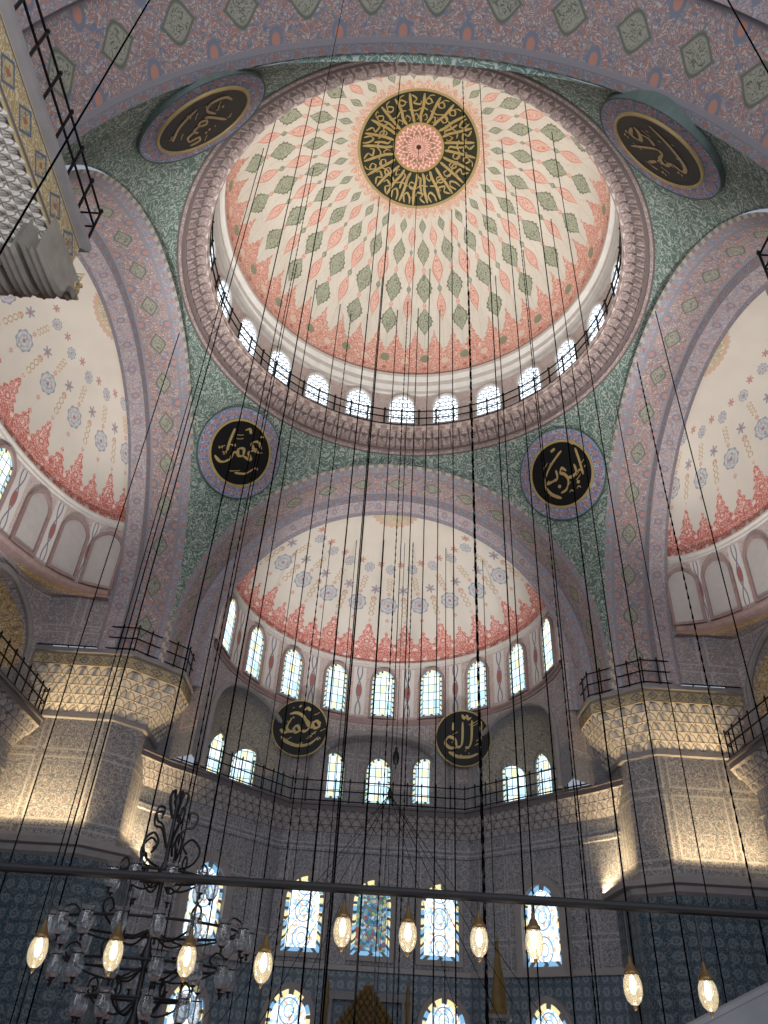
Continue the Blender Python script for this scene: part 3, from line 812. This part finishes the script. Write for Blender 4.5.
# ---------------------------------------------------------------- piers
PATH_FAR=((15.8,10.0),(11.0,10.0),(10.0,11.0),(10.0,15.5))
PATH_NEAR=((14.0,11.65),(8.35,11.65),(8.35,22.0))
def pier(sx,sy,where,base):
    near=sy<0
    path=[(sx*x,sy*y) for x,y in base]; cen=(0,0)
    t=thing('pier','tall tile-clad stone pier at the %s corner of the dome'%where,'pier',(sx*12,sy*12,0))
    W=lambda lv: wallstrip(path,cen,lv)
    W([(.35,0),(.35,6.7)]).build('base',M['pier'],t)
    W([(.35,6.65),(.5,6.75),(.5,6.95),(.75,7.0),(.75,7.2),(0,7.25)]).build('ledge',M['stonetrim'],t)
    W([(0,7.2),(0,12.0)]).build('shaft',M['pier'],t)
    W([(0,11.75),(.12,11.8),(.12,12.0),(0,12.05)]).build('collar',M['stonetrim'],t)
    if near:
        # row of scrolled consoles under the end of the cornice, with a painted band above
        mb=MB(); mg=MB()
        prof=catmull([(-10.12,13.5,0),(-10.0,13.38,0),(-10.05,13.2,0),(-10.26,13.14,0),(-10.4,12.98,0),(-10.42,12.8,0),(-10.6,12.66,0),(-11.0,12.6,0),(-11.6,12.6,0)],5)
        for kk in range(5):
            cxk=7.06+kk*.46; nx=17; rows=[]; hw=.19
            for q in prof:
                row=[]
                for i in range(nx):
                    f=i/(nx-1)*2-1; fl=.03*math.cos(f*PI*3.0); bow=.06*(1-f*f)
                    row.append((sx*(cxk+f*hw), q.x+fl+bow, q.y-fl*.8-bow*.5))
                rows.append(row)
            mb.rows(rows)
            for f in (-1,1):
                fan=[(sx*(cxk+f*hw),q.x-.03,q.y+.03) for q in prof]+[(sx*(cxk+f*hw),-11.6,13.5)]
                mb.add(fan,[tuple(range(len(fan)))])
                sp=[(sx*(cxk+f*(hw+.005)),-10.17+(.13-.007*i)*math.cos(i*.5),13.32+(.13-.007*i)*math.sin(i*.5)) for i in range(18)]
                mg.tube(sp,.018,8)
            mg.tube([(sx*(cxk-.2),-10.04,13.54),(sx*(cxk+.2),-10.04,13.54)],.045,10)
            for i in range(3): mg.lathe([(0,-.05),(.04,-.02),(.05,.01),(.03,.04),(0,.05)],10,c=(sx*(cxk-.12+.12*i),-9.92,13.3))
        mb.build('carved_corbel',M['carved'],t,smooth=True)
        mg.build('gilded_scrolls',M['gold2'],t,smooth=True)
        mb=MB()
        mb.add([(sx*6.86,-10.14,13.55),(sx*9.4,-10.14,13.55),(sx*9.4,-10.1,13.85),(sx*6.86,-10.1,13.85)],[(0,1,2,3)],[(0,0),(6,0),(6,1),(0,1)])
        mb.build('painted_band',M['frieze'],t)
    lv=[]; z=12.0; d=.05; n=9 if near else 5
    st=1.55/n; dd=1.2/n; amp=.85 if near else 1.1
    for k in range(n):
        lv+=[(d,z,.01,.5*(k%2),k+.0),(d+dd*1.15,z+st*.95,dd*amp,.5*(k%2),k+.95)]; z+=st; d+=dd
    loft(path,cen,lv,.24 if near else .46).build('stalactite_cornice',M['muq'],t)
    fh=.8 if near else .46
    loft(path,cen,[(d-.02,z-.02,0,0,0),(d+.06,z,0,0,.05),(d+.06,z+fh,0,0,1.0)],.7 if near else .5,2).build('frieze',M['frieze'],t)
    loft(path,cen,[(d+.06,z+fh,0,0,0),(d+.2,z+fh+.04,0,0,0),(d+.2,z+fh+.2,0,0,0),(-2.5,z+fh+.2,0,0,0)],.6,2).build('top_slab',M['stonetrim'],t)
    rp,_=offpoly(path,d+.1,cen)
    railing(rp,z+fh+.2,'iron railing on top of the %s pier cornice'%where)
for sx,sy,w,bp in ((-1,1,'far left',PATH_FAR),(1,1,'far right',PATH_FAR),(-1,-1,'near left',PATH_NEAR),(1,-1,'near right',PATH_NEAR)): pier(sx,sy,w,bp)

# ---------------------------------------------------------------- calligraphy roundels
CAL={
 'allah':[[(.62,.6),(.6,.1),(.56,-.3)],[(.3,.62),(.28,.0),(.2,-.28),(.06,-.32)],[(-.02,.55),(-.03,0),(-.08,-.26),(-.24,-.32)],[(-.22,-.32),(-.3,-.05),(-.5,.02),(-.62,-.18),(-.46,-.34),(-.24,-.32)],
          [(.28,.72),(.18,.66),(.12,.76),(.04,.68),(-.04,.8)],[(-.36,.25),(-.34,.52)],[(.5,-.5),(.2,-.62),(-.2,-.62),(-.5,-.48)]],
 'muhammad':[[(.68,.1),(.58,.28),(.44,.2),(.5,.04),(.68,.1)],[(.5,.06),(.3,.1),(.1,.38),(-.15,.5),(-.4,.44)],[(.12,.34),(.34,.12),(.22,-.08),(.02,-.1)],[(.02,-.1),(-.08,.06),(-.2,-.02),(-.14,-.16),(.02,-.1)],
          [(-.16,-.12),(-.36,-.14),(-.44,.0),(-.32,.28)],[(-.36,-.14),(-.52,-.2),(-.66,-.1)],[(.66,-.25),(.4,-.5),(0,-.6),(-.4,-.5),(-.6,-.34)],[(.3,.62),(.2,.7),(.1,.62)],[(-.1,.7),(-.02,.78)]],
 'abubakr':[[(.66,.5),(.64,.1),(.6,-.28)],[(.72,.66),(.62,.72),(.64,.62)],[(.46,.1),(.44,-.12),(.3,-.2),(.16,-.18)],[(.18,.02),(.08,.14),(-.0,.04),(.1,-.06),(.14,-.24),(0,-.46),(-.2,-.5)],
          [(-.1,.16),(-.14,-.06),(-.28,-.1)],[(-.24,-.1),(-.5,-.08),(-.46,.1),(-.2,.34),(.1,.52),(.26,.6)],[(-.5,.02),(-.56,-.2),(-.46,-.44),(-.24,-.64)],[(.36,-.38),(.42,-.44)],[(-.2,-.28),(-.14,-.34)],[(-.05,.7),(.1,.74)]],
 'umar':[[(.5,.42),(.3,.54),(.16,.4),(.34,.28),(.52,.3)],[(.34,.28),(.2,.14),(.36,-.02),(.1,-.04)],[(.1,-.04),(.02,.14),(-.12,.06),(-.04,-.1),(.1,-.04)],[(-.08,-.06),(-.2,-.1),(-.22,-.34),(-.42,-.52),(-.66,-.46)],
          [(-.5,.5),(-.46,.1),(-.4,-.16)],[(.56,-.2),(.4,-.44),(.1,-.58)],[(-.2,.62),(-.1,.72),(0,.62)],[(.3,.7),(.4,.76)]],
 'uthman':[[(.7,.3),(.54,.42),(.44,.3),(.6,.18)],[(.6,.18),(.48,.02),(.3,.02)],[(.32,.16),(.28,.0),(.14,-.02)],[(.14,-.02),(.06,.12),(-.04,.04),(.02,-.08),(.14,-.02)],[(-.12,.56),(-.14,.1),(-.12,-.1)],
          [(-.24,.1),(-.3,-.22),(-.5,-.3),(-.68,-.1),(-.64,.16)],[(.26,.34),(.32,.4)],[(.16,.34),(.22,.4)],[(-.48,.06),(-.42,.12)],[(.6,-.3),(.2,-.5),(-.3,-.52)]],
 'ali':[[(.6,.24),(.42,.4),(.28,.26),(.46,.14),(.62,.16)],[(.46,.14),(.34,-.02),(.16,-.04)],[(.12,.66),(.1,.2),(.06,-.04),(-.06,-.08)],[(-.06,-.08),(-.2,.1),(-.36,.06),(-.3,-.14),(-.5,-.3),(-.3,-.46),(.2,-.44),(.66,-.3)],[(-.3,.5),(-.26,.26)],[(-.5,.4),(-.4,.5)]],
}
def roundel(loc,normal,R,text,label,border=None,group=None,pw=.1,dep=.3,rim=.94):
    n=Vector(normal).normalized(); y=-n; zz=Vector((0,0,1)); zz=(zz-y*zz.dot(y)).normalized(); x=y.cross(zz)
    m3=Matrix((x,y,zz)).transposed()
    t=thing('calligraphy_roundel',label,'roundel',loc,0,group,m3)
    MB().lathe([(0,-.06),(R*.98,-.06),(R*.98,.04),(0,.04)],48,axis='Y').build('disc',M['black'],t,raw=True)
    MB().lathe([(R*rim,-.06),(R*(rim+.015),-.1),(R,-.1),(R*1.01,-.06),(R*1.01,.05)],48,axis='Y').build('gold_rim',M['gold'],t,raw=True)
    mb=MB(); fn=lambda a,b_: (a*R*.97,-.075,b_*R*.97)
    for st in CAL[text]: ribbon(mb,[(x*1.08,y*1.08) for x,y in st],pw,fn)
    r2=random.Random(len(text)*3+len(label))
    for k in range(14):
        a=r2.uniform(0,6.28); q=r2.uniform(.4,.78); cx,cy=q*math.cos(a),q*math.sin(a); da=r2.uniform(-.06,.06)
        if k%3==0: ribbon(mb,[(cx,cy),(cx+.1,cy+.05),(cx+.2,cy+.12)],.035,fn)
        elif k%3==1: ribbon(mb,[(cx,cy),(cx+.05,cy+da),(cx+.09,cy+.05),(cx+.13,cy-.01)],.04,fn)
        else: ribbon(mb,[(cx,cy),(cx+.05,cy+.05)],.05,fn)
    mb.build('lettering',M['gold'],t,raw=True)
    if border:
        MB().lathe([(R*1.0,-.03),(border,-.03)],64,axis='Y').build('painted_border',M['border'],t,raw=True)
        MB().lathe([(border*.99,-.03),(border*.995,-.05),(border*1.015,-.05),(border*1.02,dep)],64,axis='Y').build('outer_rim',M['greenrim'],t,raw=True)
TG={(-1,1):(239,453),(1,1):(563,474),(-1,-1):(197,107),(1,-1):(668,138)}
for sx,sy,tx,w in ((-1,1,'umar','far left'),(1,1,'abubakr','far right'),(-1,-1,'uthman','near left'),(1,-1,'ali','near right')):
    best=None
    for i in range(17):
        for j in range(41):
            dev=math.radians(-4+8*i/16); base=math.atan2(sy,sx); an=base+dev; z=23.0+1.6*j/40
            p=pend_pt(an%(2*PI),None,z); q=proj(p); e=math.dist(q,TG[(sx,sy)])
            if best is None or e<best[0]: best=(e,an%(2*PI),z,p,q)
    e,an,z,p,q=best
    d1=pend_pt(an+.12,None,z)-pend_pt(an-.12,None,z); d2=pend_pt(an,None,z+1.2)-pend_pt(an,None,z-1.2)
    nn=d1.cross(d2).normalized()
    if nn.dot(Vector((0,0,18))-p)<0: nn=-nn
    if sy<0: nn=(nn+Vector((0,0,-.05))).normalized()
    R_=2.15; dd=.06
    x_=nn.cross(Vector((0,0,1))).normalized(); y_=nn.cross(x_)
    for k in range(36):
        a=2*PI*k/36
        for fr in (.4,.74,1.0):
            pt=p+(x_*math.cos(a)+y_*math.sin(a))*R_*fr; ra=math.atan2(pt.y,pt.x)%(2*PI); zc=min(pt.z,ZR-.02)
            sp_=pend_pt(ra,None,zc)
            if sp_.z-1e-6<=pt.z+.05:
                gap=(math.hypot(pt.x,pt.y)-math.hypot(sp_.x,sp_.y)); dd=max(dd,gap*.86+.05)
    roundel(p+nn*min(dd,.45),nn,1.6,tx,'black roundel with gold Arabic lettering and blue border on the %s pendentive'%w,2.15,dep=.4)
roundel((-4.3,18.75,15.05),(.08,-1,-.12),1.45,'muhammad','hanging black roundel with gold Arabic lettering on the left below the far half dome',pw=.12,rim=.965)
roundel((4.3,18.75,15.05),(-.08,-1,-.12),1.45,'allah','hanging black roundel with gold Arabic lettering on the right below the far half dome',pw=.12,rim=.965)

# ---------------------------------------------------------------- cables
def cable(x,y,z0,z1,r=.02,chain=False):
    o=Vector((x,y,z0))
    if chain:
        pts=[];rr=[]; n=int((z1-z0)/.35)
        for i in range(n+1):
            zz=z0+(z1-z0)*i/n; pts+= [(x,y,zz),(x,y,min(z1,zz+.1))]; rr+=[r*.7,r*1.8]
        mb=MB().tube(pts[:-1],rr[:-1],5)
    else: mb=MB().tube([(x,y,z0),(x,y,z1)],r,5)
    ob=bpy.data.objects.new('chain' if chain else 'cable',mb.mesh('cable',M['cable'],o)); C.objects.link(ob); ob.location=o
    if chain: tag(ob,'thin beaded dark chain hanging straight down from the painted vault','chain','beaded chains')
    else: tag(ob,'thin dark cable hanging straight down from the painted vault','cable','hanging cables')
def camxy(X,Y): return (CAM.x+X,CAM.y+Y)
for X,Y,ch in ((-2.2,11.3,0),(1.7,11.3,1),(4.1,12.6,0),(-5.2,14.6,0),(6.6,17,0),(-3.1,26.2,0),(-2.5,26.6,1),(-1.6,26.8,0),(-.9,25.6,0),(.05,26.8,0),(.6,26.5,1),(1.2,26.7,0),(1.7,25.2,0),(2.4,26.6,0),(3.9,25.6,1),(-4.4,25,0),(5.2,24.6,0),(-6.0,22,0),
                (-3.6,13.2,0),(3.0,15,0),(7.4,21,0),(-6.6,18,0),(2.6,22.4,0),(-1.3,22,0),(-.4,12.2,0),(5.6,20.4,1),(4.6,18.4,0),(-4.6,20,1),(6.4,23,0),(-5.4,24,0)):
    x,y=camxy(X,Y); cable(x,y,1.2,zdome(math.hypot(x,y))-.02,(.009+.0005*Y)*(.74 if ch else 1),bool(ch))
for X,Y in ((-8.6,20),(-8.6,23),(9.6,17.5),(9.6,22.5),(9.7,20)):
    x,y=camxy(X,Y); cable(x,y,1.2,24.3,.018,X>9.6)
for x in (-5.2,-3.4,-2.0,-.5,1.1,2.9,4.9):
    yy=14.3; th=19.9+4.55*math.sqrt(max(0,1-(x/8.35)**2-((yy-Y0)/9.15)**2)); cable(x,yy,1.2,th-.02,.018,x==1.1)
apex=Vector((0,0,6.9))
hoop=thing('hoop_chandelier','wide iron hoop chandelier hung low under the dome by fanned cables','chandelier',(0,0,1.7))
MB().tube([(4*math.cos(2*PI*i/64),4*math.sin(2*PI*i/64),1.7) for i in range(64)],.05,8,closed=True).build('hoop',M['iron'],hoop)
for k in range(10):
    a=2*PI*(k+.5)/10
    MB().tube([apex,(4*math.cos(a),4*math.sin(a),1.7)],.007,5).build('stay_cable',M['cable'],hoop)
MB().tube([apex,(0,0,38.7)],.013,5).build('main_cable',M['cable'],hoop)
MB().lathe([(0,0),(.04,.05),(.06,.15),(.04,.25),(.02,.3),(0,.35)],12,c=(0,0,6.75)).build('hub',M['iron'],hoop,smooth=True)
p=P(396,757,33); 
eg=thing('hanging_ornament','dark egg-shaped ornament hanging between the two far roundels','ornament',p)
MB().lathe([(r*.6,h*.75) for r,h in [(0,-.75),(.06,-.7),(.04,-.5),(.2,-.35),(.26,-.05),(.2,.25),(.08,.4),(.12,.5),(.03,.6),(0,.9)]],14,c=p).build('egg',M['iron'],eg,smooth=True)
MB().tube([p+Vector((0,0,.6)),(p.x,p.y,23.6)],.013,5).build('cord',M['cable'],eg)

# ---------------------------------------------------------------- bar with glass lamps
YB=4.5
z_bar=P(384,891,YB).z; yb=CAM.y+YB
bar=thing('lamp_bar','long black metal bar crossing the hall with glass lamps below','bar',(0,yb,z_bar))
MB().tube([(-4.6,yb,z_bar),(4.4,yb,z_bar)],.024,10).build('rod',M['iron'],bar)
for x in (-4.5,4.3):
    MB().tube([(x,yb,z_bar),(x,yb,22)],.012,5).build('cable',M['cable'],bar)
    MB().lathe([(0,-.05),(.05,-.05),(.05,.05),(0,.05)],10,c=(x,yb,z_bar)).build('end_collar',M['iron'],bar)
LPX=[(40,943),(115,946),(188,952),(264,958),(343,923),(408,928),(479,933),(534,935),(632,980),(707,986)]
ORD=['first','second','third','fourth','fifth','sixth','seventh','eighth','ninth','tenth']
K=.8
sc=lambda prof:[(r*K*.95,h*K) for r,h in prof]
cap_me=MB().lathe(sc([(0,.14),(.012,.13),(.014,.1),(.026,.085),(.036,.06),(.048,.05),(.05,.035),(.044,.028)]),14).mesh('cap',M['brass'],smooth=True)
gl_me=MB().lathe(sc([(.044,.03),(.058,0),(.064,-.04),(.06,-.08),(.046,-.115),(.022,-.138),(0,-.142)]),16).mesh('glass_shade',M['lampglass'],smooth=True)
bulb_me=MB().lathe(sc([(0,.03),(.012,.02),(.022,-.02),(.022,-.05),(.012,-.075),(0,-.08)]),10).mesh('bulb',M['bulb'],smooth=True)
fin_me=MB().lathe(sc([(0,-.138),(.012,-.14),(.014,-.15),(.006,-.165),(0,-.17)]),8).mesh('finial',M['brass'],smooth=True)
for i,(x,y) in enumerate(LPX):
    p=P(x,y,YB)
    t=thing('hanging_lamp','lit clear glass lamp with dark metal cap, %s from the left along the black bar'%ORD[i],'lamp',p,0,'glass lamps on the black bar')
    inst('cap',cap_me,(0,0,0),t); inst('glass_shade',gl_me,(0,0,0),t); inst('bulb',bulb_me,(0,0,0),t); inst('finial',fin_me,(0,0,0),t)
    MB().tube([p+Vector((0,0,.1)),(p.x,p.y,z_bar-.024)],.006,5).build('hanger',M['iron'],t)
    l=bpy.data.lights.new('lamp_light','POINT'); l.energy=4; l.color=(1,.85,.62); l.shadow_soft_size=.03
    lo=bpy.data.objects.new('lamp_light',l); C.objects.link(lo); lo.location=(p.x,p.y,p.z-.25)

# ---------------------------------------------------------------- iron chandelier
cx,cy=CAM.x-1.93,CAM.y+8
ch=thing('iron_chandelier','black wrought iron chandelier with scrolled crown and tiers of glass cups','chandelier',(cx,cy,1.5))
MB().lathe([(0,1.5),(.04,1.55),(.07,1.65),(.03,1.75),(.022,2.1),(.055,2.2),(.022,2.3),(.022,2.8),(.06,2.9),(.022,3.0),(.018,3.5),(.045,3.56),(.015,3.64),(0,3.78)],12,c=(cx,cy,0)).build('shaft',M['iron'],ch,smooth=True)
KC=.78
cup_me=MB().lathe([(r*KC,h*KC) for r,h in [(.02,-.13),(.05,-.12),(.078,-.06),(.084,0),(.072,.06),(.062,.1),(.09,.15)]],16).mesh('glass_cup',M['glass'],smooth=True)
hold_me=MB().lathe([(r*KC,h*KC) for r,h in [(0,-.2),(.018,-.18),(.01,-.15),(.036,-.13),(.04,-.12),(.0,-.12)]],8).mesh('cup_holder',M['iron'],smooth=True)
coll_me=MB().lathe([(r*KC,h*KC) for r,h in [(.064,.09),(.067,.092),(.067,.1),(.064,.102)]],12).mesh('cup_ring',M['iron'],smooth=True)
for R_,z_,n in ((.42,2.86,9),(.84,2.42,18),(.72,2.12,14),(.45,1.86,9)):
    MB().tube([(cx+R_*math.cos(2*PI*i/40),cy+R_*math.sin(2*PI*i/40),z_) for i in range(40)],.012,8,closed=True).build('hoop',M['iron'],ch)
    for k in range(n):
        a=2*PI*(k+.3)/n; ca,sa=math.cos(a),math.sin(a); rc=R_+.07
        cp=inst('glass_cup',cup_me,(rc*ca,rc*sa,z_-1.5-.06),ch)
        inst('cup_holder',hold_me,(0,0,0),cp); inst('cup_ring',coll_me,(0,0,0),cp)
    for k in range(6):
        a=2*PI*k/6+.2; ca,sa=math.cos(a),math.sin(a)
        prof=[(.03,z_-.02),(R_*.35,z_-.12),(R_*.7,z_-.08),(R_*.95,z_+.02),(R_*.98,z_+.1),(R_*.88,z_+.14),(R_*.8,z_+.08),(R_*.85,z_+.04)]
        MB().tube([(cx+q.x*ca,cy+q.x*sa,q.y) for q in catmull([(r,z,0) for r,z in prof],5)],.01,6).build('scroll_arm',M['iron'],ch)
for k in range(5):
    a=2*PI*k/5+.3; ca,sa=math.cos(a),math.sin(a)
    for prof in ([(.03,2.92),(.24,2.98),(.31,3.12),(.22,3.22),(.14,3.15),(.19,3.08)],[(.03,3.12),(.12,3.3),(.21,3.34),(.23,3.45),(.15,3.47),(.15,3.4)],[(.03,3.4),(.08,3.52),(.1,3.62),(.06,3.66),(.04,3.6)]):
        MB().tube([(cx+q.x*ca,cy+q.x*sa,q.y) for q in catmull([(r,z,0) for r,z in prof],5)],.012,6).build('crown_scroll',M['iron'],ch)
MB().tube([(cx,cy,3.7),(cx,cy,24.5)],.008,5).build('cable',M['cable'],ch)

# ---------------------------------------------------------------- mihrab, minbar, stair
mi=thing('mihrab','golden stalactite-hooded prayer niche in the middle of the far wall','prayer niche',(0,18.9,0))
MB().box((-1.75,18.95,1.8),(.5,.4,3.6)).box((1.75,18.95,1.8),(.5,.4,3.6)).box((0,18.95,3.45),(3.0,.4,.3)).build('frame',M['marble'],mi)
mb=MB()
for k in range(8):
    z=2.3+k*.19; w=1.3*(1-k/8.4)
    n=max(1,9-k)
    for i in range(n):
        x=-w+(2*w)*(i+.5)/n
        mb.lathe([(w/n*.95,.19),(w/n*.7,.07),(w/n*.2,0),(0,-.02)],8,c=(x,18.5-.03*k,z))
mb.build('stalactite_hood',M['gold3'],mi)
MB().add([(-1.4,18.85,2.3),(1.4,18.85,2.3),(0,18.85,4.0),(-1.4,18.65,2.3),(1.4,18.65,2.3),(0,18.65,4.0)],[(0,1,2),(3,5,4),(0,2,5,3),(1,4,5,2),(0,3,4,1)]).build('gable',M['gold3'],mi)
for x in (-1.75,1.75):
    MB().lathe([(.1,0),(.08,.3),(.07,3.0),(.12,3.2),(.12,3.3),(.08,3.35),(.08,3.7),(.03,4.0),(0,4.2)],12,c=(x,18.5,0)).build('colonnette',M['gold3'],mi,smooth=True)
p=P(497,938,33)
mn=thing('minbar','gilded conical spire of the marble pulpit right of the prayer niche','pulpit',(p.x,p.y,0))
MB().lathe([(.36,p.z-2.5),(.36,p.z-2.35),(.31,p.z-2.3),(.25,p.z-1.6),(.13,p.z-.7),(.04,p.z-.2),(.07,p.z-.14),(.03,p.z-.06),(0,p.z+.1)],8,c=(p.x,p.y,0)).build('spire',M['gold3'],mn)
MB().lathe([(.42,p.z-2.7),(.48,p.z-2.6),(.42,p.z-2.48),(.0,p.z-2.48)],8,c=(p.x,p.y,0)).build('canopy',M['marble'],mn)
for k in range(4):
    a=PI/4+PI/2*k; MB().lathe([(.06,0),(.05,1.4),(.08,p.z-2.65)],10,c=(p.x+.34*math.cos(a),p.y+.34*math.sin(a),0)).build('column',M['marble'],mn,smooth=True)
MB().box((p.x,p.y,.6),(.9,.9,1.2)).build('body',M['marble'],mn)
a=P(730,1012,14); b_=P(800,976,14)
st=thing('marble_stair','pale marble stair parapet rising to the right in the lower right corner','stair',(a.x,a.y,0))
sl=(b_.z-a.z)/(b_.x-a.x)*1.5
MB().add([(a.x-1.5,a.y,0),(b_.x+1,a.y,0),(b_.x+1,a.y,b_.z),(b_.x,a.y,b_.z),(a.x-1.5,a.y,a.z-sl),(a.x-1.5,a.y+.2,0),(b_.x+1,a.y+.2,0),(b_.x+1,a.y+.2,b_.z),(b_.x,a.y+.2,b_.z),(a.x-1.5,a.y+.2,a.z-sl)],[(0,1,2,3,4),(9,8,7,6,5),(4,3,8,9),(3,2,7,8),(0,4,9,5),(1,6,7,2)]).build('panel',M['marble'],st)
MB().tube([(a.x-1.5,a.y+.1,a.z-sl+.02),(b_.x,a.y+.1,b_.z+.02),(b_.x+1,a.y+.1,b_.z+.02)],.09,8).build('coping',M['marble'],st)

# ---------------------------------------------------------------- lights
def fill_light(kind,loc,energy,color=(1,1,1),target=None,**k):
    l=bpy.data.lights.new('fill_light',kind); l.energy=energy; l.color=color
    for a,v in k.items(): setattr(l,a,v)
    o=bpy.data.objects.new('fill_light',l); C.objects.link(o); o.location=loc
    if target is not None: o.rotation_euler=(Vector(target)-Vector(loc)).to_track_quat('-Z','Y').to_euler()
    return o
for sx in (-1,1):
    fill_light('SPOT',(sx*6.8,-1,1.2),16500,(1,.98,.95),(0,0,36),spot_size=math.radians(42),spot_blend=.5,shadow_soft_size=1.0)  # unseen floodlight added near the floor to brighten the main dome
    fill_light('SPOT',(sx*6.5,-1,1.2),12500,(1,.97,.95),(sx*13.2,0,22),spot_size=math.radians(52),spot_blend=.8,shadow_soft_size=.8)  # also added, aimed up at the side half domes
fill_light('SPOT',(0,5.5,1.2),15000,(1,.97,.95),(0,16,22.5),spot_size=math.radians(46),spot_blend=.8,shadow_soft_size=.8)  # unseen floodlight added to brighten the far half dome
fill_light('AREA',(0,-27,8),4600,(.88,.93,1),(0,0,18),shape='RECTANGLE',size=22,size_y=14)  # big soft fill added behind the camera for the whole hall
for sx in (-1,1):
    for (x,y,rz,wd) in ((13.2,9.36,0,4.6),(9.36,12.6,PI/2,2.4)):
        l=bpy.data.lights.new('ledge_light','AREA'); l.shape='RECTANGLE'; l.size=wd; l.size_y=.15; l.energy=165 if rz==0 else 85; l.color=(1,.74,.4); l.spread=math.radians(90)
        o=bpy.data.objects.new('ledge_light',l); C.objects.link(o); o.location=(sx*x,y,7.25)
        tgt=Vector((sx*x,y+.32,9.3)) if rz==0 else Vector((sx*(x+.32),y,9.3))
        d=(tgt-o.location).normalized()
        xa=Vector((1,0,0)) if rz==0 else Vector((0,1,0)); za=-d; ya=za.cross(xa).normalized(); xa=ya.cross(za)
        o.rotation_euler=Matrix((xa,ya,za)).transposed().to_euler()
w=bpy.data.worlds.new('world'); S.world=w; w.use_nodes=True
bg=w.node_tree.nodes['Background']; bg.inputs[0].default_value=(.62,.69,.82,1); bg.inputs[1].default_value=.52
